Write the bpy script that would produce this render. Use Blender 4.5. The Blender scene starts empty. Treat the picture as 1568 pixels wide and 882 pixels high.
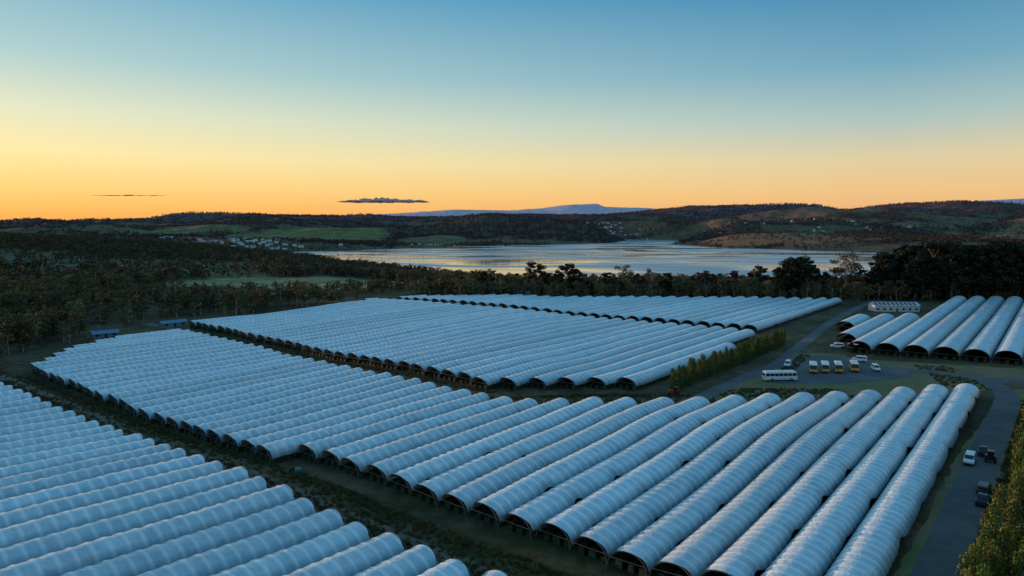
import bpy, bmesh, math, random
import numpy as np
from mathutils import Vector, Matrix
random.seed(7); rng=np.random.default_rng(7)
scene=bpy.context.scene
R=math.radians
def lin(r,g,b):
    f=lambda c:(c/255/12.92) if c/255<=0.04045 else ((c/255+0.055)/1.055)**2.4
    return (f(r),f(g),f(b),1)
# ---------------------------------------------------------------- noise
def _h(ix,iy,s):
    v=np.sin(ix*127.1+iy*311.7+s*74.7)*43758.5453
    return v-np.floor(v)
def vnoise(x,y,s=0):
    x=np.asarray(x,float);y=np.asarray(y,float)
    ix=np.floor(x);iy=np.floor(y);fx=x-ix;fy=y-iy
    fx=fx*fx*(3-2*fx);fy=fy*fy*(3-2*fy)
    a=_h(ix,iy,s);b=_h(ix+1,iy,s);c=_h(ix,iy+1,s);d=_h(ix+1,iy+1,s)
    return (a*(1-fx)+b*fx)*(1-fy)+(c*(1-fx)+d*fx)*fy
def fbm(x,y,s=0,o=4):
    t=0;a=.5;n=0
    for i in range(o):
        t=t+a*vnoise(x*2**i+i*17.3,y*2**i-i*9.1,s+i);n+=a;a*=.5
    return t/n
def ss(a,b,x):
    t=np.clip((x-a)/(b-a),0,1);return t*t*(3-2*t)
TH=R(39);Dv=np.array([math.sin(TH),math.cos(TH)]);Ev=np.array([math.cos(TH),-math.sin(TH)])
def farmz(x,y):
    c=x*Ev[0]+y*Ev[1]
    m=(1-ss(-50,-26,c))*(1-ss(15,50,x)*ss(140,185,y))*(1-ss(440,540,y))
    return m*((vnoise(x/75+3.1,y/75+1.7,91)-.5)*3.6+(vnoise(x/33,y/33,92)-.5)*.9)
# ---------------------------------------------------------------- mesh helper
def mk_mesh(name,V,F,mats,mi=None,smooth=None,uv=None):
    V=np.asarray(V,np.float32);F=np.asarray(F,np.int32)
    me=bpy.data.meshes.new(name);k=F.shape[1]
    me.vertices.add(len(V));me.vertices.foreach_set("co",V.ravel())
    me.loops.add(F.size);me.loops.foreach_set("vertex_index",F.ravel())
    me.polygons.add(len(F));me.polygons.foreach_set("loop_start",np.arange(0,F.size,k,dtype=np.int32))
    if mi is not None: me.polygons.foreach_set("material_index",np.asarray(mi,np.int32))
    if smooth is not None: me.polygons.foreach_set("use_smooth",np.asarray(smooth,bool))
    if uv is not None:
        l=me.uv_layers.new(name="UVMap");l.data.foreach_set("uv",np.asarray(uv,np.float32)[F.ravel()].ravel())
    for m in mats: me.materials.append(m)
    me.update(calc_edges=True);return me
def mk_obj(name,me,loc=(0,0,0),rotz=0,scale=1,parent=None):
    o=bpy.data.objects.new(name,me);scene.collection.objects.link(o)
    o.location=loc;o.rotation_euler=(0,0,rotz)
    o.scale=(scale,)*3 if not hasattr(scale,'__len__') else scale
    if parent:o.parent=parent
    return o
# ---------------------------------------------------------------- materials
def newmat(name):
    m=bpy.data.materials.new(name);m.use_nodes=True
    return m,m.node_tree.nodes,m.node_tree.links,m.node_tree.nodes["Principled BSDF"]
def simple(name,col,rough=.6,metal=0,noise=0,nscale=5,spec=.5):
    m,N,L,P=newmat(name)
    P.inputs["Roughness"].default_value=rough;P.inputs["Metallic"].default_value=metal
    P.inputs["Specular IOR Level"].default_value=spec
    if noise:
        tc=N.new("ShaderNodeTexCoord");nz=N.new("ShaderNodeTexNoise");nz.inputs["Scale"].default_value=nscale;nz.inputs["Detail"].default_value=6
        L.new(tc.outputs["Object"],nz.inputs["Vector"])
        r=N.new("ShaderNodeValToRGB");r.color_ramp.elements[0].position=.3;r.color_ramp.elements[1].position=.7
        r.color_ramp.elements[0].color=[c*(1-noise) for c in col[:3]]+[1];r.color_ramp.elements[1].color=[min(1,c*(1+noise)) for c in col[:3]]+[1]
        L.new(nz.outputs["Fac"],r.inputs["Fac"]);L.new(r.outputs["Color"],P.inputs["Base Color"])
    else: P.inputs["Base Color"].default_value=(*col[:3],1)
    return m
def foliage(name,c1,c2,c3,haze=None,vr=(.55,1.45)):
    m,N,L,P=newmat(name)
    g=N.new("ShaderNodeNewGeometry");oi=N.new("ShaderNodeObjectInfo")
    r=N.new("ShaderNodeValToRGB");e=r.color_ramp.elements
    e[0].color=(*c1,1);e[1].color=(*c3,1);x=e.new(.55);x.color=(*c2,1)
    L.new(g.outputs["Random Per Island"],r.inputs["Fac"])
    hs=N.new("ShaderNodeHueSaturation")
    mr=N.new("ShaderNodeMapRange");mr.inputs[3].default_value=.465;mr.inputs[4].default_value=.53
    L.new(oi.outputs["Random"],mr.inputs[0]);L.new(mr.outputs[0],hs.inputs["Hue"])
    mr2=N.new("ShaderNodeMapRange");mr2.inputs[3].default_value=vr[0];mr2.inputs[4].default_value=vr[1]
    mm=N.new("ShaderNodeMath");mm.operation='FRACT';mu=N.new("ShaderNodeMath");mu.operation='MULTIPLY';mu.inputs[1].default_value=7.31
    L.new(oi.outputs["Random"],mu.inputs[0]);L.new(mu.outputs[0],mm.inputs[0]);L.new(mm.outputs[0],mr2.inputs[0]);L.new(mr2.outputs[0],hs.inputs["Value"])
    L.new(r.outputs["Color"],hs.inputs["Color"])
    o=hs.outputs["Color"]
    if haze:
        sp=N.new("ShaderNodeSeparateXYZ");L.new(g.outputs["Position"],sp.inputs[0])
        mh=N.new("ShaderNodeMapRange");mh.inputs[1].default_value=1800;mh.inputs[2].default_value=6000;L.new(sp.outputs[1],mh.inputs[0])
        mx=N.new("ShaderNodeMixRGB");mx.inputs[2].default_value=(*haze,1);L.new(mh.outputs[0],mx.inputs[0]);L.new(o,mx.inputs[1]);o=mx.outputs[0]  # aerial haze mixed into the leaf colour, stronger with distance along Y
    L.new(o,P.inputs["Base Color"])
    P.inputs["Roughness"].default_value=.75;P.inputs["Specular IOR Level"].default_value=.2
    return m
M_bark=simple("bark",(.12,.10,.08),.9,noise=.4,nscale=8)
M_barkpale=simple("pale_bark",(.36,.32,.26),.9,noise=.4,nscale=8)
M_euc=foliage("eucalypt_foliage",(.042,.050,.02),(.085,.09,.034),(.155,.14,.055))
M_euc2=foliage("olive_foliage",(.055,.048,.02),(.115,.092,.034),(.20,.145,.058))
M_pine=foliage("pine_foliage",(.007,.011,.007),(.015,.021,.012),(.027,.034,.018))
M_cyp=foliage("cypress_foliage",(.03,.065,.014),(.075,.12,.026),(.15,.19,.045),vr=(.8,1.3))
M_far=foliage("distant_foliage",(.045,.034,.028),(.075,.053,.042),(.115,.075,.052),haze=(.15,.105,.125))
M_grass=foliage("grass_blades",(.07,.07,.022),(.12,.10,.035),(.22,.16,.065))
M_steel=simple("galvanised_steel",(.16,.18,.19),.5,.5)
M_glass=simple("dark_glass",(.02,.025,.03),.08)
M_tyre=simple("tyre_rubber",(.02,.02,.02),.85)
M_white=simple("white_paint",(.80,.81,.82),.3)
M_orange=simple("yellow_paint",(.80,.36,.02),.35)
M_red=simple("red_paint",(.6,.06,.03),.35)
M_darkpaint=simple("dark_paint",(.03,.04,.055),.25)
M_black=simple("black_trim",(.015,.015,.015),.6)
M_light=simple("headlight_glass",(.8,.8,.75),.1)
M_wall=simple("painted_weatherboard",(.62,.61,.58),.7,noise=.08,nscale=2)
M_roof=simple("corrugated_roof",(.5,.53,.56),.4,.2,noise=.15,nscale=2)
M_teal=simple("teal_poly_tank",(.03,.18,.19),.5)
M_blueroof=simple("blue_roof",(.08,.2,.32),.5)

# ---- polythene
def poly_mat():
    m,N,L,P=newmat("polythene_film")
    uv=N.new("ShaderNodeUVMap");sp=N.new("ShaderNodeSeparateXYZ");L.new(uv.outputs[0],sp.inputs[0])
    fr=N.new("ShaderNodeMath");fr.operation='PINGPONG';fr.inputs[1].default_value=.5;L.new(sp.outputs[0],fr.inputs[0])
    r=N.new("ShaderNodeValToRGB");e=r.color_ramp.elements
    e[0].position=0;e[0].color=(1,1,1,1);e[1].position=.22;e[1].color=(0,0,0,1)
    L.new(fr.outputs[0],r.inputs[0])
    tc=N.new("ShaderNodeTexCoord")
    nz=N.new("ShaderNodeTexNoise");nz.inputs["Scale"].default_value=.3;nz.inputs["Detail"].default_value=8;nz.inputs["Roughness"].default_value=.7
    L.new(tc.outputs["Object"],nz.inputs["Vector"])
    r2=N.new("ShaderNodeValToRGB");e=r2.color_ramp.elements
    e[0].position=.32;e[0].color=(.36,.50,.56,1);e[1].position=.68;e[1].color=(.62,.76,.80,1)
    L.new(nz.outputs["Fac"],r2.inputs[0])
    mx=N.new("ShaderNodeMixRGB");mx.inputs[2].default_value=(.95,.97,.96,1)
    ml=N.new("ShaderNodeMath");ml.operation='MULTIPLY';ml.inputs[1].default_value=.7;L.new(r.outputs[0],ml.inputs[0])
    L.new(ml.outputs[0],mx.inputs[0]);L.new(r2.outputs[0],mx.inputs[1])
    oi=N.new("ShaderNodeObjectInfo");mr=N.new("ShaderNodeMapRange");mr.inputs[3].default_value=.86;mr.inputs[4].default_value=1.1
    L.new(oi.outputs["Random"],mr.inputs[0])
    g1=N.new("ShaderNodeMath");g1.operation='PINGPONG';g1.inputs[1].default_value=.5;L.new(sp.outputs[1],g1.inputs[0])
    g2=N.new("ShaderNodeMapRange");g2.inputs[1].default_value=0;g2.inputs[2].default_value=.27;g2.inputs[3].default_value=.38;g2.inputs[4].default_value=1;L.new(g1.outputs[0],g2.inputs[0])  # valley shade put into the film colour, darker toward both lower edges
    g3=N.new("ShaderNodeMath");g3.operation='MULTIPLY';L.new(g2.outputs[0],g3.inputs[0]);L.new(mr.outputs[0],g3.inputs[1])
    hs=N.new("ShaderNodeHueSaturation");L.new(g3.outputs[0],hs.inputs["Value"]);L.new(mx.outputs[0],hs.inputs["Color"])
    L.new(hs.outputs[0],P.inputs["Base Color"])
    P.inputs["Roughness"].default_value=.24
    n2=N.new("ShaderNodeTexNoise");n2.inputs["Scale"].default_value=1.4;n2.inputs["Detail"].default_value=6
    L.new(tc.outputs["Object"],n2.inputs["Vector"])
    b=N.new("ShaderNodeBump");b.inputs["Strength"].default_value=.5;b.inputs["Distance"].default_value=.35
    L.new(n2.outputs["Fac"],b.inputs["Height"]);L.new(b.outputs[0],P.inputs["Normal"])
    return m
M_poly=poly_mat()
M_crop=simple("berry_crop_leaves",(.03,.045,.018),.8,noise=.6,nscale=2)

# ---------------------------------------------------------------- sun and world
SUN_AZ=R(-58); SUN_EL=R(3.4)
sd=Vector((math.sin(SUN_AZ)*math.cos(SUN_EL),math.cos(SUN_AZ)*math.cos(SUN_EL),math.sin(SUN_EL)))
sl=bpy.data.lights.new("sun","SUN");sl.energy=4.5;sl.angle=R(.5);sl.color=(1,.52,.28)
so=bpy.data.objects.new("sun",sl);scene.collection.objects.link(so);so.rotation_euler=(-sd).to_track_quat('-Z','Y').to_euler()
w=bpy.data.worlds.new("World");scene.world=w;w.use_nodes=True
N=w.node_tree.nodes;L=w.node_tree.links;bg=N["Background"];out=N["World Output"]
tc=N.new("ShaderNodeTexCoord");sp=N.new("ShaderNodeSeparateXYZ");L.new(tc.outputs["Generated"],sp.inputs[0])
def ramp(st):
    r=N.new("ShaderNodeValToRGB");e=r.color_ramp.elements
    e[0].position=st[0][0];e[0].color=lin(*st[0][1]);e[1].position=st[-1][0];e[1].color=lin(*st[-1][1])
    for p,c in st[1:-1]:
        x=e.new(p);x.color=lin(*c)
    L.new(sp.outputs[2],r.inputs[0]);return r
rA=ramp([(0,(244,160,82)),(.02,(254,186,96)),(.05,(255,212,128)),(.09,(252,232,168)),(.14,(226,230,198)),(.2,(176,208,208)),(.30,(112,176,204)),(.5,(104,164,200)),(1,(98,148,188))])
rB=ramp([(0,(214,156,122)),(.015,(238,178,124)),(.045,(240,196,136)),(.085,(224,206,164)),(.135,(172,196,192)),(.2,(116,168,190)),(.30,(60,134,178)),(.5,(88,150,192)),(1,(98,148,188))])
dp=N.new("ShaderNodeVectorMath");dp.operation='DOT_PRODUCT';dp.inputs[1].default_value=(math.sin(R(-56)),math.cos(R(-56)),0)
L.new(tc.outputs["Generated"],dp.inputs[0])
mr=N.new("ShaderNodeMapRange");mr.inputs[1].default_value=.1;mr.inputs[2].default_value=.96;L.new(dp.outputs["Value"],mr.inputs[0])
mx=N.new("ShaderNodeMixRGB");L.new(mr.outputs[0],mx.inputs[0]);L.new(rB.outputs[0],mx.inputs[1]);L.new(rA.outputs[0],mx.inputs[2])
L.new(mx.outputs[0],bg.inputs[0]);bg.inputs[1].default_value=.98
sky=N.new("ShaderNodeTexSky");sky.sky_type='NISHITA';sky.sun_disc=False;sky.sun_elevation=SUN_EL;sky.sun_rotation=SUN_AZ
bg2=N.new("ShaderNodeBackground");bg2.inputs[1].default_value=.01;L.new(sky.outputs[0],bg2.inputs[0])
ad=N.new("ShaderNodeAddShader");L.new(bg.outputs[0],ad.inputs[0]);L.new(bg2.outputs[0],ad.inputs[1]);L.new(ad.outputs[0],out.inputs[0])

# ---------------------------------------------------------------- terrain
LAKE=np.array([(-23,940),(-87,1060),(-220,1240),(-419,1535),(-633,1915),(-558,1960),(-400,2120),(-192,2385),(120,2600),(435,2915),(560,3350),(602,3577),(842,3577),(760,3100),(613,2713),(678,2315),(900,2018),(1037,1788),(1000,1450),(780,1211),(620,1000),(480,880),(250,840),(60,850)],float)
def inpoly(x,y,P):
    ins=np.zeros(np.shape(x),bool);n=len(P)
    for i in range(n):
        x0,y0=P[i];x1,y1=P[(i+1)%n]
        c=((y0>y)!=(y1>y));xi=(x1-x0)*(y-y0)/((y1-y0) if y1!=y0 else 1e-9)+x0
        ins^=(c&(x<xi))
    return ins
def pdist(x,y,P):
    d=np.full(np.shape(x),1e9);n=len(P)
    for i in range(n):
        a=P[i];b=P[(i+1)%n];ab=b-a
        t=np.clip(((x-a[0])*ab[0]+(y-a[1])*ab[1])/(ab@ab),0,1)
        d=np.minimum(d,np.hypot(x-a[0]-t*ab[0],y-a[1]-t*ab[1]))
    return d
RX=np.array([-12000,-5179,-4126,-3600,-3074,-2653,-2337,-1916,-1495,-968,-705,-442,-126,347,716,1032,1400,1821,2189,2400,2716,3084,3400,3768,4126,4820,7000,12000])
RZ=np.array([70,60,71,66,92,104,132,122,124,117,108,112,136,128,130,156,196,200,186,158,174,222,204,178,155,160,140,120])
MX=np.array([-16000,-6000,-3533,-1791,-1045,-50,572,1070,1592,1754,2563,3600,6000,7663,8285,9753,12000,20000])
MZ=np.array([60,80,190,300,345,330,372,440,452,395,375,240,240,370,480,560,540,300])
LX=np.array([-6000,-1200,-825,-562,-404,-200,0]);LZ=np.array([60,42,29,12,3,0,0])
def height(X,Y):
    wob=(fbm(X/160,Y/160,3)-.5)*60*ss(700,1100,Y)
    d=pdist(X,Y,LAKE)+wob*.6
    d=np.where(inpoly(X,Y,LAKE),-np.abs(d),np.abs(d))
    z=np.where(d>0,-25+25*ss(0,330,d),-25-5*ss(0,60,-d))
    land=ss(0,300,d)
    z=z+np.interp(X,LX,LZ)*np.exp(-((Y-1100)/380.)**2)*land
    S=ss(2300,5500,Y)*np.exp(-(np.maximum(Y-5500,0)/1500.)**2)
    rz=np.interp(X,RX,RZ)
    env=land*ss(1900,3000,Y)*(1-ss(4700,5300,Y))
    z+=rz*S*land+env*(fbm(X/700,Y/500,11)-.5)*150+env*(fbm(X/220,Y/200,21)-.5)*36
    z+=ss(3000,5000,Y)*(fbm(X/130,Y/400,5)-.5)*14*land
    z+=np.interp(X,MX,MZ)*np.exp(-((Y-13000)/1600.)**2)
    side=ss(900,2200,np.abs(X)-.85*np.maximum(Y,0))*np.where(X<0,70,40)  # hills added out of view; the left ones block the low sun
    z+=side
    z+= (fbm(X/60,Y/60,31)-.5)*4*ss(520,700,Y)*land*(1-ss(4000,6000,Y))
    z+=farmz(X,Y)
    return z,d
az=np.concatenate([np.linspace(-88,-46,60,endpoint=False),np.linspace(-46,46,900),np.linspace(46,88,60)[1:]])
az=np.radians(az);rr=np.concatenate([np.linspace(2,150,60,endpoint=False),150*(17500/150)**np.linspace(0,1,430)])
A,RR=np.meshgrid(az,rr);GX=RR*np.sin(A);GY=RR*np.cos(A)
GZ,GD=height(GX,GY)
V=np.stack([GX,GY,GZ],-1).reshape(-1,3);nr,nc=GX.shape
idx=np.arange(nr*nc).reshape(nr,nc)
F=np.stack([idx[:-1,:-1],idx[:-1,1:],idx[1:,1:],idx[1:,:-1]],-1).reshape(-1,4)
def C(*c):return np.array(c,float)
def blend(col,c,m): return col*(1-m[...,None])+c*m[...,None]
col=np.zeros(GX.shape+(3,))+C(.075,.070,.032)
n1=fbm(GX/9,GY/9,41);col=blend(col,C(.13,.09,.055),ss(.40,.60,n1)*(GY<470))
n2=fbm(GX/90,GY/60,51);mid=ss(470,560,GY)
col=blend(col,C(.06,.055,.026),mid*.9)
clear=ss(.54,.60,n2)*mid*(1-ss(1800,2200,GY))
col=blend(col,C(.12,.115,.06),clear)
def ell(x0,y0,a,b,ang=0):
    c,s=math.cos(ang),math.sin(ang);dx=GX-x0;dy=GY-y0
    return 1-ss(.8,1.15,np.hypot((dx*c+dy*s)/a,(-dx*s+dy*c)/b)+(fbm(GX/60,GY/60,61)-.5)*.3)
col=blend(col,C(.27,.25,.12),ell(-185,600,110,65)) ; col=blend(col,C(.12,.12,.065),ell(-480,810,190,100,.2))
col=blend(col,C(.13,.13,.06),ell(-330,760,110,60,.1))
farm_=ss(1900,2400,GY);n3=fbm(GX/260,GY/200,71);n4=fbm(GX/500,GY/420,81)
col=blend(col,C(.095,.070,.05),farm_);
col=blend(col,C(.14,.11,.06),farm_*ss(.54,.60,n3)*(1-ss(4000,4600,GY)))
col=blend(col,C(.24,.14,.075),farm_*ss(.48,.54,n4)*ss(300,1000,GX)*(1-ss(4000,4700,GY)))
col=blend(col,C(.19,.18,.07),ell(-880,3000,330,450));col=blend(col,C(.16,.15,.07),ell(-330,2750,160,220));col=blend(col,C(.16,.15,.065),ell(-1500,3200,260,300))
col=blend(col,C(.14,.10,.115),ss(4000,5000,GY));  # far hills tinted mauve grey, aerial haze painted into the ground colour
col=blend(col,C(.66,.52,.56),ss(8500,9500,GY))  # farthest range paled to mauve, its haze is in the colour too
shore=(1-ss(4,22,np.abs(GD)))*(GY>1300);col=blend(col,C(.16,.11,.07),shore)
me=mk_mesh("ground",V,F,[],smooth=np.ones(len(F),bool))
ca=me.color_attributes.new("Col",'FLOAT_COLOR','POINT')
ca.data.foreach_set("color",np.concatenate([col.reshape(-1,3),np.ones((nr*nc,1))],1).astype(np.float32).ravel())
m,N,L,P=newmat("terrain")
at=N.new("ShaderNodeAttribute");at.attribute_name="Col"
tc=N.new("ShaderNodeTexCoord")
def tnoise(sc,det=6):
    n=N.new("ShaderNodeTexNoise");n.inputs["Scale"].default_value=sc;n.inputs["Detail"].default_value=det;n.inputs["Roughness"].default_value=.65;L.new(tc.outputs["Object"],n.inputs["Vector"]);return n
a=tnoise(.35,8);b=tnoise(.02,8)
mm=N.new("ShaderNodeMath");mm.operation='MULTIPLY';L.new(a.outputs["Fac"],mm.inputs[0]);L.new(b.outputs["Fac"],mm.inputs[1])
mr=N.new("ShaderNodeMapRange");mr.inputs[1].default_value=.12;mr.inputs[2].default_value=.42;mr.inputs[3].default_value=.4;mr.inputs[4].default_value=1.7;L.new(mm.outputs[0],mr.inputs[0])
vm=N.new("ShaderNodeVectorMath");vm.operation='SCALE';L.new(at.outputs["Color"],vm.inputs[0]);L.new(mr.outputs[0],vm.inputs["Scale"])
L.new(vm.outputs[0],P.inputs["Base Color"]);P.inputs["Roughness"].default_value=.95;P.inputs["Specular IOR Level"].default_value=.1
bp=N.new("ShaderNodeBump");bp.inputs["Strength"].default_value=.6;bp.inputs["Distance"].default_value=.5;L.new(a.outputs["Fac"],bp.inputs["Height"]);L.new(bp.outputs[0],P.inputs["Normal"])
me.materials.append(m);mk_obj("ground",me)

# lake
m,N,L,P=newmat("lake_water")
tc=N.new("ShaderNodeTexCoord");mp=N.new("ShaderNodeMapping");mp.inputs["Scale"].default_value=(.5,1,1);L.new(tc.outputs["Object"],mp.inputs[0])
n=N.new("ShaderNodeTexNoise");n.inputs["Scale"].default_value=.25;n.inputs["Detail"].default_value=8;L.new(mp.outputs[0],n.inputs["Vector"])
mp2=N.new("ShaderNodeMapping");mp2.inputs["Scale"].default_value=(.0020,.006,1);mp2.inputs["Rotation"].default_value=(0,0,.5);L.new(tc.outputs["Object"],mp2.inputs[0])
n2=N.new("ShaderNodeTexNoise");n2.inputs["Scale"].default_value=1;n2.inputs["Detail"].default_value=6;n2.inputs["Distortion"].default_value=1.4;L.new(mp2.outputs[0],n2.inputs["Vector"])
mr=N.new("ShaderNodeMapRange");mr.inputs[1].default_value=.42;mr.inputs[2].default_value=.58;mr.inputs[3].default_value=.06;mr.inputs[4].default_value=.42;L.new(n2.outputs["Fac"],mr.inputs[0])
L.new(mr.outputs[0],P.inputs["Roughness"])
P.inputs["Base Color"].default_value=(.27,.38,.43,1);P.inputs["IOR"].default_value=1.4
mb=N.new("ShaderNodeMapRange");mb.inputs[1].default_value=.42;mb.inputs[2].default_value=.58;mb.inputs[3].default_value=.03;mb.inputs[4].default_value=.3;L.new(n2.outputs["Fac"],mb.inputs[0])
b=N.new("ShaderNodeBump");b.inputs["Distance"].default_value=.4;L.new(mb.outputs[0],b.inputs["Strength"]);L.new(n.outputs["Fac"],b.inputs["Height"]);L.new(b.outputs[0],P.inputs["Normal"])
mk_obj("lake",mk_mesh("lake",[(-1100,760,-25),(1500,760,-25),(1500,3900,-25),(-1100,3900,-25)],[(0,1,2,3)],[m]))

# ---------------------------------------------------------------- polytunnels
def tunnel(p0,length,w,apex,step,big,seed,legstep):
    r=np.random.default_rng(seed)
    n=max(3,int(length/step)+1);s=np.linspace(0,length,n)
    K=15
    hoop=np.abs(np.sin(np.pi*s/2.2));sag=1-.06*hoop**.7*(.6+.8*r.random(n))
    lt=1.0+r.uniform(-.08,.08)
    def edge(sd):
        e=.06+.10*fbm(s/6,np.zeros(n)+sd,3)
        if big>0:
            ph=r.uniform(0,20);per=r.uniform(13,19)
            q=((s+ph)/per)%1
            amp=.25+.75*_h(np.floor((s+ph)/per),sd,2)
            e=e+big*amp*np.exp(-((q-.5)/.13)**2)
        return e
    eL=edge(seed*1.7);eR=edge(seed*2.3)
    t=np.linspace(0,1,K)
    phi=eR[:,None]+(np.pi-eL-eR)[:,None]*t[None,:]
    wob=(fbm(s/9,np.zeros(n)+seed*.37,9)-.5)*.4
    x=w/2*.975*np.cos(phi)*(1-.25*(1-sag[:,None]))
    z=lt+(apex-lt+wob[:,None])*np.sin(phi)**.86*sag[:,None]
    x=x+wob[:,None]*.4
    sv=np.repeat(s[:,None],K,1).copy()
    ed=np.cos(phi)**2*.9
    sv[0]+=ed[0];sv[-1]-=ed[-1]
    P3=lambda x,s_,z:np.stack([p0[0]+Ev[0]*x+Dv[0]*s_,p0[1]+Ev[1]*x+Dv[1]*s_,z],-1)
    V=[P3(x,sv,z).reshape(-1,3)];uv=[np.stack([(sv/2.2),np.repeat(t[None],n,0)],-1).reshape(-1,2)]
    ii=np.arange(n*K).reshape(n,K)
    F=[np.stack([ii[:-1,:-1],ii[1:,:-1],ii[1:,1:],ii[:-1,1:]],-1).reshape(-1,4)];MI=[np.zeros(len(F[0]),int)];SM=[np.ones(len(F[0]),bool)]
    off=n*K
    def addm(v,f,mi,sm=False):
        nonlocal off
        v=np.asarray(v);f=np.asarray(f)
        V.append(v);uv.append(np.zeros((len(v),2)));F.append(f+off);MI.append(np.full(len(f),mi));SM.append(np.full(len(f),sm));off+=len(v)
    ns=max(2,int(length/1.3));cs=np.linspace(1.2,length-1.2,ns)
    for cx in (-w*.3,0,w*.3):
        hh=1.3+.7*r.random(ns);ww=.45+.3*r.random(ns)
        px=np.stack([-ww,-ww*.8,np.zeros(ns),ww*.8,ww],1)+cx+r.uniform(-.1,.1,(ns,5))
        pz=np.stack([hh*0+.05,hh*.75,hh,hh*.75,hh*0+.05],1)
        v=P3(px,np.repeat(cs[:,None],5,1),pz).reshape(-1,3);q=np.arange(ns*5).reshape(ns,5)
        addm(v,np.stack([q[:-1,:-1],q[1:,:-1],q[1:,1:],q[:-1,1:]],-1).reshape(-1,4),1)
        addm(v[[0,1,3,4]],[(0,1,2,3)],1)
    a=.04
    for sx in (-w/2,w/2):
        ls=np.arange(0,length+.01,legstep)
        for q in ls:
            c=[P3(np.array(sx+dx),np.array(q+dy),np.array(zz)) for zz in (-.1,lt+.25) for dx,dy in((-a,-a),(a,-a),(a,a),(-a,a))]
            addm(np.array(c),[(0,1,5,4),(1,2,6,5),(2,3,7,6),(3,0,4,7)],2)
    for q in (0.15,length-.15):
        ph=np.linspace(0,np.pi,13)
        ring=[]
        for p in ph:
            for dr,dy in((-a,-a),(a,-a),(a,a),(-a,a)):
                ring.append(P3(np.array((w/2*.97-.06+dr)*math.cos(p)),np.array(q+dy),np.array(lt+(apex-lt-.1+dr)*math.sin(p)**.86)))
        q4=np.arange(52).reshape(13,4);f=[]
        for i in range(12):
            for j in range(4): f.append((q4[i,j],q4[i,(j+1)%4],q4[i+1,(j+1)%4],q4[i+1,j]))
        addm(np.array(ring),f,2)
        c=[P3(np.array(xx),np.array(q+dy),np.array(2.2+dz)) for xx in(-w*.42,w*.42) for dy,dz in((-a,-a),(a,-a),(a,a),(-a,a))]
        addm(np.array(c),[(0,1,5,4),(1,2,6,5),(2,3,7,6),(3,0,4,7)],2)
    V=np.concatenate(V);V[:,2]+=farmz(V[:,0],V[:,1])
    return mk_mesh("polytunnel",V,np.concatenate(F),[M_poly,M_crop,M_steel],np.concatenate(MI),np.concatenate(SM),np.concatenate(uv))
tcount=0
def block(poly,w,apex,step,big,legstep,jit=.6,off=0,minlen=9):
    global tcount
    P=np.array(poly,float);ce=P@Ev;cd=P@Dv
    k0=int(math.floor(ce.min()/w))-1;k1=int(math.ceil(ce.max()/w))+1
    for k in range(k0,k1+1):
        c=(k+.5)*w+off;hits=[]
        for i in range(len(P)):
            j=(i+1)%len(P);a,b=ce[i],ce[j]
            if (a>c)!=(b>c): hits.append(cd[i]+(c-a)/(b-a)*(cd[j]-cd[i]))
        hits.sort()
        if len(hits)<2: continue
        s0,s1=hits[0]+random.uniform(-jit,jit),hits[-1]+random.uniform(-jit,jit)
        if s1-s0<minlen: continue
        bg_=big(c) if callable(big) else big
        p0=Ev*c+Dv*s0
        mk_obj("polytunnel",tunnel(p0,s1-s0,w,apex+random.uniform(-.15,.15),step,bg_,tcount+3,legstep));tcount+=1
A_=[(-220,249),(-152,199.5),(3.1,86),(26,69.5),(-45,-18),(-290,160)]
B_=[(-159,221.5),(-48.3,136.6),(-44,140.5),(16.9,96.2),(42.5,77.4),(139.5,197.5),(127,197),(103,190),(64,184),(29,178),(8,178),(-8,184),(-143,298),(-162,314),(-168,259)]
C_=[(-158.5,328.7),(-8.7,203),(42,204),(110,302),(-84,425)]
D_=[(-76,434),(113,311),(215,432),(140,444),(-62,450)]
E_=[(152,312),(132,264),(230,219),(400,430),(287,437),(240,386),(212,352),(176,348)]
block(A_,6.8,3.9,.55,.06,4.4)
block(B_,6.8,3.9,.55,lambda c:.06 if c<-122 else .42,4.4,off=3.8,minlen=25)
block(C_,7.0,3.9,.73,.08,6.6)
block(D_,7.2,4.1,1.1,.1,6.6)
block(E_,9.3,5.0,.73,.08,6.6)

# ---------------------------------------------------------------- roads
def catmull(pts,n=10):
    P=[np.array(p,float) for p in pts];P=[2*P[0]-P[1]]+P+[2*P[-1]-P[-2]];o=[]
    for i in range(1,len(P)-2):
        for t in np.linspace(0,1,n,endpoint=False):
            a,b,c,d=P[i-1:i+3];o.append(.5*((2*b)+(-a+c)*t+(2*a-5*b+4*c-d)*t*t+(-a+3*b-3*c+d)*t**3))
    o.append(P[-2]);return np.array(o)
def strip(name,pts,w,z,mat,n=16,jag=.25):
    c=catmull(pts,n);t=np.gradient(c,axis=0);t/=np.linalg.norm(t,axis=1)[:,None];nn=np.stack([t[:,1],-t[:,0]],1)
    cum=np.concatenate([[0],np.cumsum(np.linalg.norm(np.diff(c,axis=0),axis=1))])
    j1=(fbm(cum/3,cum*0+3,1)-.5)*jag*2;j2=(fbm(cum/3,cum*0+9,1)-.5)*jag*2
    K=5;V=[]
    for i in range(len(c)):
        for k in range(K):
            f=k/(K-1)*2-1;V.append((*(c[i]+nn[i]*f*(w/2+(j1[i] if f<0 else j2[i]))),z))
    V=np.array(V);V[:,2]+=farmz(V[:,0],V[:,1])
    ii=np.arange(len(c)*K).reshape(-1,K)
    F=np.stack([ii[:-1,:-1],ii[:-1,1:],ii[1:,1:],ii[1:,:-1]],-1).reshape(-1,4)
    return mk_obj(name,mk_mesh(name,V,F,[mat]))
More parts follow.
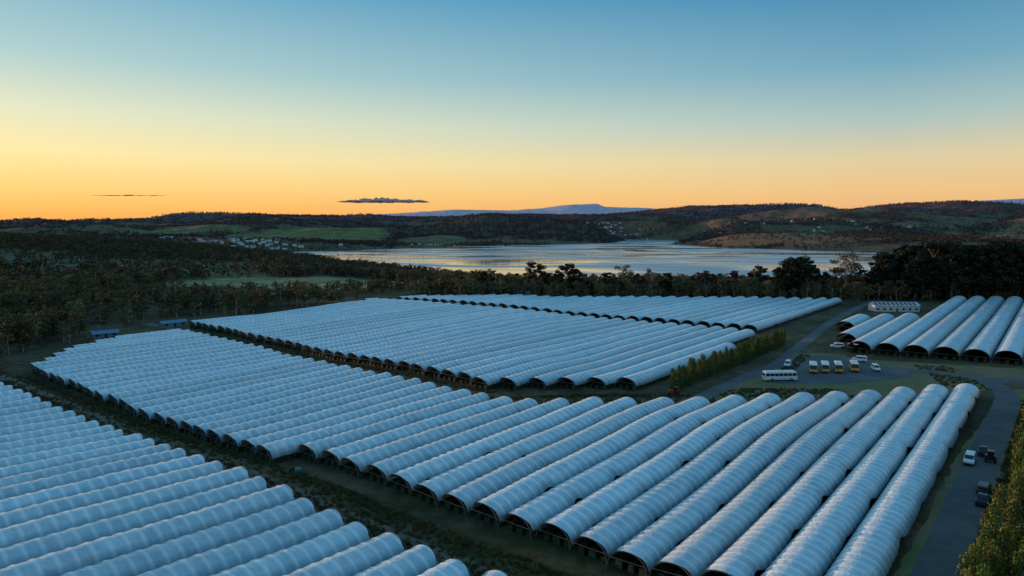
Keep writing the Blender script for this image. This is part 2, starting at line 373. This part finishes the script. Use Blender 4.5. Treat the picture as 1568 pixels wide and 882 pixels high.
def ground_mat(name,c1,c2,sc=.6,rough=.85,c3=None):
    m,N,L,P=newmat(name);tc=N.new("ShaderNodeTexCoord")
    n=N.new("ShaderNodeTexNoise");n.inputs["Scale"].default_value=sc;n.inputs["Detail"].default_value=10;n.inputs["Roughness"].default_value=.72;L.new(tc.outputs["Object"],n.inputs["Vector"])
    r=N.new("ShaderNodeValToRGB");e=r.color_ramp.elements;e[0].position=.35;e[0].color=(*c1,1);e[1].position=.65;e[1].color=(*c2,1)
    L.new(n.outputs["Fac"],r.inputs[0]);o=r.outputs[0]
    if c3:
        n2=N.new("ShaderNodeTexNoise");n2.inputs["Scale"].default_value=.07;n2.inputs["Detail"].default_value=8;L.new(tc.outputs["Object"],n2.inputs["Vector"])
        mr=N.new("ShaderNodeMapRange");mr.inputs[1].default_value=.46;mr.inputs[2].default_value=.58;L.new(n2.outputs["Fac"],mr.inputs[0])
        mx=N.new("ShaderNodeMixRGB");mx.inputs[2].default_value=(*c3,1);L.new(mr.outputs[0],mx.inputs[0]);L.new(o,mx.inputs[1]);o=mx.outputs[0]
    L.new(o,P.inputs["Base Color"]);P.inputs["Roughness"].default_value=rough
    b=N.new("ShaderNodeBump");b.inputs["Strength"].default_value=.4;b.inputs["Distance"].default_value=.1;L.new(n.outputs["Fac"],b.inputs["Height"]);L.new(b.outputs[0],P.inputs["Normal"])
    return m
M_asph=ground_mat("asphalt",(.065,.068,.070),(.10,.102,.104),.35,c3=(.12,.117,.113))
M_dirt=ground_mat("dirt",(.10,.072,.048),(.18,.135,.095),.8)
M_gr=ground_mat("mown_grass",(.09,.105,.025),(.17,.16,.05),.3,c3=(.21,.135,.065))
strip("grass_verge",[(44,60),(67,88),(96,123),(128,160),(164,197)],26,.02,M_gr,jag=.8)
strip("asphalt_road",[(31.5,58),(59,91.5),(86.5,125),(120.5,166),(143.5,194),(152,211),(152,222),(143,230),(128,236),(114,252)],6,.06,M_asph)
strip("asphalt_road",[(151,212),(164,219),(190,208),(230,186)],6,.07,M_asph)
strip("farm_road",[(40,176),(62,204),(79,224),(97,245),(113,270),(139,310),(165,350),(205,405),(240,450)],4.6,.05,M_asph)
strip("dirt_track",[(-240,275),(-160,214),(-104,172),(-48,129),(10,86),(40,64)],4.2,.09,M_dirt,24)
strip("dirt_track",[(-190,350),(-150,315),(-80,255),(-8,194),(20,189),(60,193)],4.5,.09,M_dirt,24)
def flat(name,pts,z,mat):
    bm=bmesh.new();c=catmull(list(pts)+[pts[0]],6)[:-1]
    bm.faces.new([bm.verts.new((*p,z)) for p in c]);bmesh.ops.triangulate(bm,faces=bm.faces[:])
    me=bpy.data.meshes.new(name);bm.to_mesh(me);bm.free();me.materials.append(mat);return mk_obj(name,me)
flat("grass_field",[(52,194),(100,194),(140,202),(160,215),(190,214),(185,232),(132,252),(128,262),(108,262),(85,228)],.025,M_gr)
flat("parking_lot",[(84,213),(93,212),(106,213),(128,221),(137,232),(128,250),(118,260),(104,250),(92,230)],.085,M_asph)

# ---------------------------------------------------------------- trees
def tube(path,rad,sides=6):
    V=[];F=[];path=np.array(path,float)
    for i,p in enumerate(path):
        t=path[min(i+1,len(path)-1)]-path[max(i-1,0)];t/=np.linalg.norm(t)+1e-9
        u=np.cross(t,(0.3,1,0.1));u/=np.linalg.norm(u);v=np.cross(t,u)
        for k in range(sides):
            a=2*math.pi*k/sides;V.append(p+rad[i]*(u*math.cos(a)+v*math.sin(a)))
    for i in range(len(path)-1):
        for k in range(sides):F.append((i*sides+k,i*sides+(k+1)%sides,(i+1)*sides+(k+1)%sides,(i+1)*sides+k))
    return np.array(V),np.array(F)
def tree_mesh(name,seed,kind,nclump,nleaf,leaf,mf,mb=None):
    r=np.random.default_rng(seed);V=[];F=[];MI=[];off=0
    def add(v,f,mi):
        nonlocal off
        V.append(v);F.append(np.asarray(f)+off);MI.append(np.full(len(f),mi));off+=len(v)
    top=.8 if kind!='cyp' else .9
    lean=r.uniform(-.04,.04,2)
    tp=[(lean[0]*z*2+r.uniform(-.01,.01),lean[1]*z*2+r.uniform(-.01,.01),z) for z in np.linspace(-.03,top,6)]
    v,f=tube(tp,np.linspace(.022,.006,6));add(v,f,0)
    cen=[];rad=[]
    for i in range(nclump):
        if kind=='euc':
            z=r.uniform(.38,.93);prof=.30*math.sin(math.pi*min(1,max(0,(z-.25)/.80)))**.7+.03
            rr_=prof*math.sqrt(r.uniform(.1,1));cr=r.uniform(.07,.13)
        elif kind=='round':
            z=r.uniform(.22,.88);prof=.36*math.sin(math.pi*min(1,(z-.05)/1.0))**.6
            rr_=prof*math.sqrt(r.uniform(.1,1));cr=r.uniform(.08,.15)
        elif kind=='pine':
            z=r.uniform(.20,.95);prof=(.27 if z<.7 else .27*(1.05-z)/.35+.05)*r.uniform(.6,1.1)
            rr_=prof*math.sqrt(r.uniform(.15,1));cr=r.uniform(.05,.11)
        elif kind=='cyp':
            z=(i+.5)/nclump*.93+.04;prof=.155*(1-z)**.55*(1 if z>.15 else .8);rr_=prof*r.uniform(.3,.9);cr=.055+.03*(1-z)
        a=r.uniform(0,2*math.pi);cc=np.array([rr_*math.cos(a)+lean[0]*z*2,rr_*math.sin(a)+lean[1]*z*2,z]);cen.append(cc);rad.append(cr)
        if kind!='cyp' and i%2==0:
            zb=max(.2,z-r.uniform(.12,.28));b=np.array([lean[0]*zb*2,lean[1]*zb*2,zb])
            v,f=tube([b,(b+cc)/2+r.uniform(-.02,.02,3),cc],[.009,.006,.003],4);add(v,f,0)
    cen=np.array(cen);rad=np.array(rad)
    ci=r.integers(0,nclump,nleaf)
    dr=r.normal(size=(nleaf,3));dr/=np.linalg.norm(dr,axis=1)[:,None]
    rd=r.uniform(.35,1,nleaf)**.6
    flat_=np.array([1,1,.62]) if kind in('euc','pine') else np.array([1,1,.85])
    if kind=='cyp':flat_=np.array([1,1,1.6])
    p=cen[ci]+dr*(rad[ci]*rd)[:,None]*flat_
    nrm=dr+r.normal(size=(nleaf,3))*.6+np.array([0,0,.3]);nrm/=np.linalg.norm(nrm,axis=1)[:,None]
    u=np.cross(nrm,r.normal(size=(nleaf,3)));u/=np.linalg.norm(u,axis=1)[:,None];w_=np.cross(nrm,u)
    sz=leaf*r.uniform(.6,1.4,nleaf)[:,None];el=r.uniform(.4,.8,nleaf)[:,None]
    if kind=='cyp': w_=w_*.4+np.array([0,0,.9]);
    q=np.stack([p-u*sz*el,p+w_*sz*.9-u*sz*.1,p+u*sz*el,p-w_*sz],1).reshape(-1,3)
    add(q,np.arange(nleaf*4).reshape(-1,4),1)
    return mk_mesh(name,np.concatenate(V),np.concatenate(F),[mb or M_bark,mf],np.concatenate(MI))
def scatter(name,pts,sizes,mesh,childname):
    n=len(pts)
    if n==0:return
    a=rng.uniform(0,2*np.pi,n);pts=np.asarray(pts);h=np.asarray(sizes)/2*math.sqrt(2)
    V=np.zeros((n,4,3))
    for k in range(4):
        V[:,k,0]=pts[:,0]+h*np.cos(a+k*np.pi/2);V[:,k,1]=pts[:,1]+h*np.sin(a+k*np.pi/2);V[:,k,2]=pts[:,2]
    me=mk_mesh(name,V.reshape(-1,3),np.arange(n*4).reshape(-1,4),[])
    o=mk_obj(name,me);o.instance_type='FACES';o.use_instance_faces_scale=True;o.instance_faces_scale=1
    o.show_instancer_for_render=False;o.show_instancer_for_viewport=False
    mk_obj(childname,mesh,parent=o);return o
eucs=[tree_mesh("eucalyptus",100+i,'euc',15+i*2,1100,.024,[M_euc,M_euc2][i%2],M_barkpale) for i in range(4)]
rounds=[tree_mesh("broadleaf",200+i,'round',16,1000,.028,[M_euc2,M_euc][i%2]) for i in range(3)]
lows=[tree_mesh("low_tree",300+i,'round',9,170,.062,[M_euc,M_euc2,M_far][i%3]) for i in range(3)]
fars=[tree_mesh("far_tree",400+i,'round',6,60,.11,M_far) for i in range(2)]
pines=[tree_mesh("pine",500+i,'pine',38,3400,.024,M_pine) for i in range(3)]
cyps=[tree_mesh("cypress",600+i,'cyp',46,3600,.013,M_cyp) for i in range(3)]

def left_ok(x,y):
    lb=np.where(y<330,-188,np.where(y<450,-158.5+(y-328.7)*.72-22,1e9))
    return x<lb
n=64000
r_=np.sqrt(rng.uniform(200**2,2000**2,n));a_=np.radians(rng.uniform(-52,44,n));x=r_*np.sin(a_);y=r_*np.cos(a_)
z,d=height(x,y)
dens=fbm(x/90,y/60,51)
def ellm(x,y,x0,y0,a,b): return np.hypot((x-x0)/a,(y-y0)/b)<1
meadow=ellm(x,y,-185,600,110,52)
clearing=(dens>.575)|(ellm(x,y,-480,810,190,100)&(rng.random(n)<.85))|(ellm(x,y,-330,760,110,60)&(rng.random(n)<.8))
ok=left_ok(x,y)&(x<np.where(y>520,-20,1e9))&(d>6)&~meadow
ok&=~(clearing&(rng.random(n)<.85))
ok&=~((d<60)&(y>900)&(rng.random(n)<.3))
x,y,z,d,r_=x[ok],y[ok],z[ok],d[ok],r_[ok]
sz=rng.uniform(7,13,len(x))*np.where(r_<600,1.15,1)*np.where((x>-300)&(x<-60)&(y<560)&(y>430),.62,1)
sz=np.where(y>850,sz*.85,sz)
sel=rng.integers(0,7,len(x));near=r_<650
for i in range(7):
    k=near&(sel==i);ms=(eucs+rounds)[i]
    scatter("forest",np.stack([x,y,z-.2],1)[k],sz[k],ms,"forest_tree")
for i in range(3):
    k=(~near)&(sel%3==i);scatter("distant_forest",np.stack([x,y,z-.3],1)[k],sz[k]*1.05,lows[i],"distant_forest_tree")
print("forest",len(x))
# belt behind farm, down towards lake
n=1900;x=rng.uniform(-70,420,n);y=rng.uniform(464,640,n);z,d=height(x,y)
ok=(rng.random(n)<np.where(y<510,1,.4))&(d>10);x,y,z=x[ok],y[ok],z[ok];s=rng.uniform(7.5,12,len(x));sel=rng.integers(0,8,len(x))
for i in range(8):
    k=sel==i;scatter("tree_belt",np.stack([x,y,z-.2],1)[k],s[k]*(1.15 if i==7 else 1),(eucs+rounds+pines)[i],"belt_tree")
# far hills trees
n=70000;y=rng.uniform(1950,5600,n);x=rng.uniform(-1,1,n)*.9*y;z,d=height(x,y)
f1=fbm(x/260,y/200,71);f2=fbm(x/500,y/420,81)
ok=(d>15)&~((f1>.56)&(y<4500)&(rng.random(n)<.9))&~((f2>.51)&(x>500)&(y<4500)&(rng.random(n)<.75))&~ellm(x,y,-880,3000,330,450)&~ellm(x,y,-330,2750,160,220)&~ellm(x,y,-1500,3200,260,300)
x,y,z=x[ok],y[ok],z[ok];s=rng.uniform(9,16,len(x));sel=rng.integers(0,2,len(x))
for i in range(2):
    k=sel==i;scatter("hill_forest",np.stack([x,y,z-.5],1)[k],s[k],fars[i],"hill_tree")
def gz(x,y): return float(height(np.array([x],float),np.array([y],float))[0][0])
for x,y,h,kind in [(17,490,25,'p'),(24,494,18,'p'),(39,492,24,'p'),(45,489,20,'p'),(50,497,18,'e'),(62,500,16,'e'),(78,488,23,'e'),(84,494,18,'e'),(92,495,16,'p'),(102,492,20,'e'),(118,500,16,'e'),(126,490,15,'e'),
                   (137,486,18,'p'),(144,492,16,'p'),(150,492,15,'e'),(168,480,19,'e'),(174,488,18,'p'),(180,492,22,'p'),(187,478,22,'p'),(191,474,28,'p'),(196,478,29,'p'),(201,476,30,'p'),(207,480,28,'p'),(214,488,23,'p'),(221,482,18,'p'),(233,474,32,'e'),(240,482,24,'e'),(256,478,22,'p'),(250,470,19,'p'),(246,476,20,'p'),
                   (2,482,15,'e'),(-5,488,17,'e'),(-12,486,20,'e'),(-30,480,15,'e'),(-52,478,16,'e'),(228,462,11,'r'),(222,440,15,'r'),(-22,495,17,'p'),(33,488,19,'p'),(70,492,17,'p'),(110,486,17,'p'),(158,486,18,'p')]:
    ms={'p':pines,'e':eucs,'r':rounds}[kind];nm={'p':'pine_tree','e':'eucalyptus_tree','r':'broadleaf_tree'}[kind]
    mk_obj(nm,random.choice(ms),(x,y,gz(x,y)-.3),random.uniform(0,6.28),(h*random.uniform(.95,1.25),h*random.uniform(.95,1.25),h))
xx=261
while xx<480:
    h=random.uniform(33,41) if xx>275 else random.uniform(27,34);yy=random.uniform(452,492)
    mk_obj("pine_tree",random.choice(pines),(xx,yy,-.3),random.uniform(0,6.28),(h*random.uniform(.95,1.25),h*random.uniform(.95,1.25),h));xx+=random.uniform(1.2,3.2)
for x,y,h in [(-182,238,13),(-196,250,15),(-190,262,12),(-205,238,14),(-206,272,16),(-186,284,10),(-215,300,13),(-196,305,10),(-180,318,8),(-230,262,17),(-188,345,9)]:
    k=random.random()<.5
    mk_obj("eucalyptus_tree" if k else "broadleaf_tree",random.choice(eucs if k else rounds),(x,y,gz(x,y)-.2),random.uniform(0,6.28),h)
def hedge(c0,c1,s0,s1,h0,h1,step,jit):
    s=s0
    while s<s1:
        cc=c0+(c1-c0)*min(1,(s-s0)/50)
        p=Ev*(cc+random.uniform(-jit,jit))+Dv*s;h=random.uniform(h0,h1);wd=random.uniform(1.1,1.5)
        mk_obj("cypress_tree",random.choice(cyps),(p[0],p[1],-.1),random.uniform(0,6.28),(h*wd,h*wd,h));s+=step*random.uniform(.75,1.2)
hedge(-89.5,-89.5,187,292,5.5,8.2,1.7,.6)
hedge(-6.0,-2.8,92,235,8,11.5,1.7,.7)
hedge(-2.0,1.0,98,235,8,11,2.2,.9)

# grass tufts
def tuft(seed):
    r=np.random.default_rng(seed);n=60;p=np.stack([r.normal(0,.35,n),r.normal(0,.35,n),np.zeros(n)],1)
    a=r.uniform(0,6.28,n);u=np.stack([np.cos(a),np.sin(a),0*a],1)*.04;t=np.stack([r.normal(0,.2,n),r.normal(0,.2,n),r.uniform(.4,1,n)],1)
    q=np.stack([p-u,p+u,p+t+u*.2,p+t-u*.2],1).reshape(-1,3)
    return mk_mesh("grass_tuft",q,np.arange(n*4).reshape(-1,4),[M_grass])
tf=tuft(1);pts=[]
for a,b,w_,n,sk in [((-240,275),(-160,214),9,500,1),((-160,216),(-48,132),9,1800,1),((-48,132),(35,70),10,2500,1),((-160,320),(-8,197),10,1500,1),((-8,190),(60,194),10,900,1),((52,74),(140,180),5,1800,0),((72,92),(150,190),8,1800,0),((60,200),(100,200),12,500,0),((88,225),(112,262),8,400,0),((140,206),(150,240),12,300,0)]:
    t=rng.random(n);a=np.array(a);b=np.array(b);dd=(b-a)/np.linalg.norm(b-a);nn=np.array([dd[1],-dd[0]])
    o=rng.uniform(-.5,.5,n)*w_
    if sk: o=np.where(np.abs(o)<2,o*2.2,o)
    pts.append(a+(b-a)*t[:,None]+nn*o[:,None])
pts=np.concatenate(pts);pts=np.concatenate([pts,farmz(pts[:,0],pts[:,1])[:,None]+.02],1)
cl=np.concatenate([catmull([(31.5,58),(59,91.5),(86.5,125),(120.5,166),(143.5,194),(152,211),(152,222),(143,230)],30),catmull([(40,176),(62,204),(79,224),(97,245),(113,270)],30)])
pts=pts[np.min(np.hypot(pts[:,None,0]-cl[None,:,0],pts[:,None,1]-cl[None,:,1]),1)>3.4]
scatter("grass_tufts",pts,rng.uniform(.35,.8,len(pts)),tf,"grass_tuft")

# ---------------------------------------------------------------- vehicles & buildings
class B:
    def __init__(s,mats): s.bm=bmesh.new();s.mats=mats
    def box(s,c,d,mi,taper=(1,1)):
        vs=[]
        for z in(-.5,.5):
            tx,ty=taper if z>0 else(1,1)
            for x,y in((-.5,-.5),(.5,-.5),(.5,.5),(-.5,.5)):vs.append(s.bm.verts.new((c[0]+x*d[0]*tx,c[1]+y*d[1]*ty,c[2]+z*d[2])))
        for q in((3,2,1,0),(4,5,6,7),(0,1,5,4),(1,2,6,5),(2,3,7,6),(3,0,4,7)):
            f=s.bm.faces.new([vs[i] for i in q]);f.material_index=mi
    def prof(s,pts,hw,mi,hw2=None):
        n=len(pts);h=hw2 or[hw]*n
        a=[s.bm.verts.new((-h[i],p[0],p[1])) for i,p in enumerate(pts)];b=[s.bm.verts.new((h[i],p[0],p[1])) for i,p in enumerate(pts)]
        s.bm.faces.new(a[::-1]).material_index=mi;s.bm.faces.new(b).material_index=mi
        for i in range(n):s.bm.faces.new((a[i],a[(i+1)%n],b[(i+1)%n],b[i])).material_index=mi
    def wheel(s,x,y,r,w,mi,hub):
        for rr_,ww,m_ in((r,w,mi),(r*.55,w+.02,hub)):
            res=bmesh.ops.create_cone(s.bm,cap_ends=True,segments=20,radius1=rr_,radius2=rr_,depth=ww,matrix=Matrix.Translation((x,y,r))@Matrix.Rotation(R(90),4,'Y'))
            for v in res['verts']:
                for f in v.link_faces:f.material_index=m_
    def obj(s,name,loc,rz,bev=.05):
        bmesh.ops.recalc_face_normals(s.bm,faces=s.bm.faces[:])
        me=bpy.data.meshes.new(name);s.bm.to_mesh(me);s.bm.free()
        for m in s.mats:me.materials.append(m)
        o=mk_obj(name,me,loc,rz)
        if bev:
            md=o.modifiers.new("Bevel",'BEVEL');md.width=bev;md.segments=2;md.limit_method='ANGLE'
        return o
def bus(loc,rz,body,Ln=10.5):
    b=B([body,M_white,M_glass,M_tyre,M_black,M_light,M_steel]);h=Ln/2
    b.prof([(-h,.45),(h-.1,.45),(h,1.1),(h-.12,1.6),(h-.45,2.95),(-h+.15,2.95),(-h,1.6)],1.22,0)
    b.prof([(-h+.12,2.9),(h-.42,2.9),(h-.62,3.12),(-h+.3,3.12)],1.20,1,[1.22,1.22,1.05,1.05])
    n=int(Ln/1.5)
    for sx in(-1,1):
        for i in range(n):
            y=-h+.9+i*(Ln-2)/(n-1);b.box((sx*1.225,y,2.1),(.04,(Ln-2)/(n-1)-.14,.85),2)
        b.box((sx*1.23,0,.75),(.03,Ln*.7,.1),4)
        b.box((sx*1.45,h-.25,2.1),(.18,.1,.4),4)
        b.box((sx*.85,h-.02,.85),(.35,.12,.2),5)
        for y in(-h*.55,h*.62):b.wheel(sx*1.08,y,.48,.3,3,6)
    b.prof([(h-.09,1.58),(h-.03,1.58),(h-.36,2.75),(h-.42,2.75)],1.08,2)
    b.box((0,-h+.02,2.1),(1.9,.08,.8),2);b.box((0,-.5,3.2),(1.4,2.2,.22),1);b.box((0,h-.02,.58),(2.3,.12,.2),4)
    return b.obj("bus",loc,rz,.06)
def van(loc,rz,body=M_white,name="van"):
    b=B([body,M_glass,M_tyre,M_black,M_light,M_steel])
    pr=[(-2.45,.35),(2.4,.35),(2.5,.8),(2.35,1.05),(1.6,1.28),(.95,2.0),(.6,2.12),(-2.3,2.12),(-2.48,1.2)]
    b.prof(pr,.95,0,[.93,.93,.93,.95,.92,.80,.78,.78,.95])
    for sx in(-1,1):
        for y0,y1 in((-2.1,-1.1),(-1.0,0),(.1,.95)):b.box((sx*.90,(y0+y1)/2,1.55),(.06,y1-y0,.5),1)
        for y in(-1.5,1.5):b.wheel(sx*.84,y,.35,.22,2,5)
        b.box((sx*.7,2.44,.85),(.3,.1,.16),4);b.box((sx*1.03,1.15,1.35),(.16,.1,.2),3)
    b.prof([(1.58,1.33),(1.64,1.33),(1.02,1.98),(.96,1.98)],.76,1);b.box((0,-2.4,1.6),(1.4,.08,.5),1);b.box((0,2.47,.5),(1.8,.08,.18),3)
    return b.obj(name,loc,rz,.05)
def pickup(loc,rz,body):
    b=B([body,M_glass,M_tyre,M_black,M_light,M_steel])
    b.prof([(-2.5,.45),(2.4,.45),(2.5,.9),(2.3,1.1),(1.2,1.2),(-.9,1.15),(-2.5,1.12)],.93,0)
    b.prof([(1.15,1.18),(.55,1.75),(-.6,1.78),(-.85,1.15)],.8,1,[.88,.72,.72,.88])
    b.prof([(.5,1.74),(.45,1.81),(-.55,1.83),(-.6,1.77)],.72,0)
    b.box((0,-1.7,1.135),(1.5,1.4,.04),3)
    for sx in(-1,1):
        for y in(-1.55,1.55):b.wheel(sx*.85,y,.38,.25,2,5)
        b.box((sx*.7,2.44,.85),(.3,.1,.14),4)
    return b.obj("pickup_truck",loc,rz,.05)
def tractor(loc,rz,body):
    b=B([body,M_glass,M_tyre,M_black,M_white,M_steel])
    b.prof([(.1,.7),(1.9,.7),(1.95,1.15),(1.7,1.4),(.1,1.5)],.38,0);b.box((0,-.5,.9),(.8,1.4,.6),3)
    b.box((0,-.45,1.85),(1.15,1.2,1.15),1,(.9,.85));b.box((0,-.45,2.48),(1.25,1.35,.12),0)
    for sx in(-1,1):
        b.wheel(sx*.8,-.7,.75,.4,2,3);b.wheel(sx*.7,1.4,.45,.28,2,3);b.box((sx*.8,-.7,1.6),(.42,1.2,.06),0)
    b.box((.25,1.0,1.8),(.07,.07,.7),3)
    return b.obj("tractor",loc,rz,.03)
bus((86.5,217,.09),R(-90+4),M_white,10.8)
for x,y in((103,230),(107.3,230.5),(111.8,230.5),(118,232)):bus((x,y,.09),R(180-22)+random.uniform(-.05,.05),M_orange,7.5)
van((125.5,232,.09),R(165));van((98,239,.09),R(150));van((128,248,.09),R(60))
van((96.5,140,.07),R(-39+180))
pickup((84.8,119,.07),R(-40),M_darkpaint);van((88.2,123.6,.07),R(-41),M_darkpaint,"car")
tractor((101.5,141,.04),R(-30),M_red);pickup((103.2,145.5,.07),R(-36),M_darkpaint)
tractor((48,198,.04),R(70),M_red);tractor((140,268,.09),R(20),M_red);van((136,272,.05),R(40),M_darkpaint,"car")
van((133,276,.05),R(80));pickup((142,280,.05),R(40),M_white)

def house(name,loc,rz,Lx,Wy,H,roofh,wall=M_wall,roof=M_roof,solar=False):
    e=bpy.data.objects.new(name,None);scene.collection.objects.link(e);e.location=(loc[0],loc[1],gz(loc[0],loc[1])-.1);e.rotation_euler=(0,0,rz)
    b=B([wall]);b.prof([(-Wy/2,-.6),(Wy/2,-.6),(Wy/2,H),(0,H+roofh),(-Wy/2,H)],Lx/2,0);o=b.obj("walls",(0,0,0),0,0);o.parent=e
    b=B([roof])
    b.prof([(-Wy/2-.4,H-.12),(0,H+roofh+.06),(Wy/2+.4,H-.12),(Wy/2+.4,H+.02),(0,H+roofh+.22),(-Wy/2-.4,H+.02)],Lx/2+.4,0);o=b.obj("roof",(0,0,0),0,0);o.parent=e
    b=B([M_glass,M_darkpaint]);n=max(2,int(Lx/3.2))
    for i in range(n):
        x=-Lx/2+(i+.5)*Lx/n
        for sy in(-1,1):
            if i==n//2 and sy<0:b.box((x,sy*(Wy/2+.02),1.05),(1.0,.06,2.1),1)
            else:b.box((x,sy*(Wy/2+.02),1.6),(1.3,.06,1.1),0)
    o=b.obj("windows_and_door",(0,0,0),0,0);o.parent=e
    if solar:
        b=B([M_glass])
        for i in range(int(Lx/2.4)):
            x=-Lx/2+1.2+i*2.4;y0,y1=-Wy/2+.4,-.5;f=lambda y:H+.08+(roofh+.2)*(1-abs(y)/(Wy/2+.4))
            vs=[b.bm.verts.new(p) for p in((x-.75,y0,f(y0)),(x+.75,y0,f(y0)),(x+.75,y1,f(y1)),(x-.75,y1,f(y1)))];b.bm.faces.new(vs)
        o=b.obj("solar_panels",(0,0,0),0,0);o.parent=e
M_shedwall=simple("grey_cladding",(.2,.21,.22),.7,noise=.1,nscale=2)
house("packing_shed",(224,398,0),R(-4),25,9,3.6,1.6,solar=True)
house("farm_shed",(-182,302,0),R(40),10,5,2.2,1,M_shedwall,M_blueroof);house("farm_shed",(-168,335,0),R(50),12,5,2.2,1,M_shedwall,M_blueroof);house("farm_shed",(7,468,0),R(5),11,7,3,1.4,roof=M_blueroof)
house("farm_shed",(-215,320,0),R(20),14,7,3,1.4,M_shedwall)
def village(name,cx,cy,rx,ry,n):
    b=B([M_wall,M_roof,M_blueroof])
    for i in range(n):
        x=cx+random.gauss(0,rx);y=cy+random.gauss(0,ry);z,d=height(np.array([x]),np.array([y]))
        if d[0]<12:continue
        z=float(z[0]);L_=random.uniform(9,16);W_=random.uniform(7,10);hh=random.uniform(3,5)
        b.box((x,y,z+hh/2),(L_,W_,hh+1),0)
        b.box((x,y,z+hh+1.3),(L_+1,W_+1,1.6),random.choice((1,1,2)),(.8,.15))
    return b.obj(name,(0,0,0),0,0)
village("village_houses",-800,2080,110,90,45);village("village_houses",520,3750,90,60,26);village("village_houses",1500,3300,250,200,25);village("village_houses",-1250,2500,250,160,22)
b=B([M_teal]);bmesh.ops.create_cone(b.bm,cap_ends=True,segments=28,radius1=.7,radius2=.7,depth=1.1,matrix=Matrix.Translation((0,0,.55)));bmesh.ops.create_cone(b.bm,cap_ends=True,segments=28,radius1=.7,radius2=.2,depth=.25,matrix=Matrix.Translation((0,0,1.23)))
b.obj("water_tank",(-43,133.5,gz(-43,133.5)),0,.05)
# clouds
def cloud(name,loc,lx,ly,lz,n,seed):
    r=np.random.default_rng(seed);bm=bmesh.new()
    for i in range(n):
        t=r.uniform(-1,1);e=(1-abs(t))**.7
        res=bmesh.ops.create_icosphere(bm,subdivisions=2,radius=1)
        sx=lx*r.uniform(.05,.16);szz=lz*(.12+.6*e*r.random());cx,cy,cz=t*lx,r.uniform(-ly,ly),szz*.8*r.random()
        for v in res['verts']:
            c=v.co;nn=1+.25*math.sin(c.x*7+i)+.2*math.sin(c.z*9+i*2)
            v.co=Vector((cx+c.x*sx*nn,cy+c.y*ly*.5,cz+c.z*szz*nn*(1 if c.z>0 else .4)))
    me=bpy.data.meshes.new(name);bm.to_mesh(me);bm.free();me.materials.append(M_cloud)
    for p in me.polygons:p.use_smooth=True
    return mk_obj(name,me,loc)
M_cloud=simple("cloud_vapour",(.68,.45,.42),1,spec=0)
cloud("cloud",(-1700,9000,50+35*8.6),560,120,56,120,1)
cloud("cloud",(-5000,9000,50+45*8.6),420,100,7,26,3)

# ---------------------------------------------------------------- camera
cd=bpy.data.cameras.new("camera");cd.lens=24;cd.sensor_width=36;cd.clip_start=.5;cd.clip_end=40000
co=bpy.data.objects.new("camera",cd);scene.collection.objects.link(co);co.location=(0,0,50);co.rotation_euler=(R(90-5.25),0,0)
scene.camera=co
scene.view_settings.view_transform='Standard';scene.view_settings.look='None';scene.view_settings.exposure=0
print("tunnels",tcount)
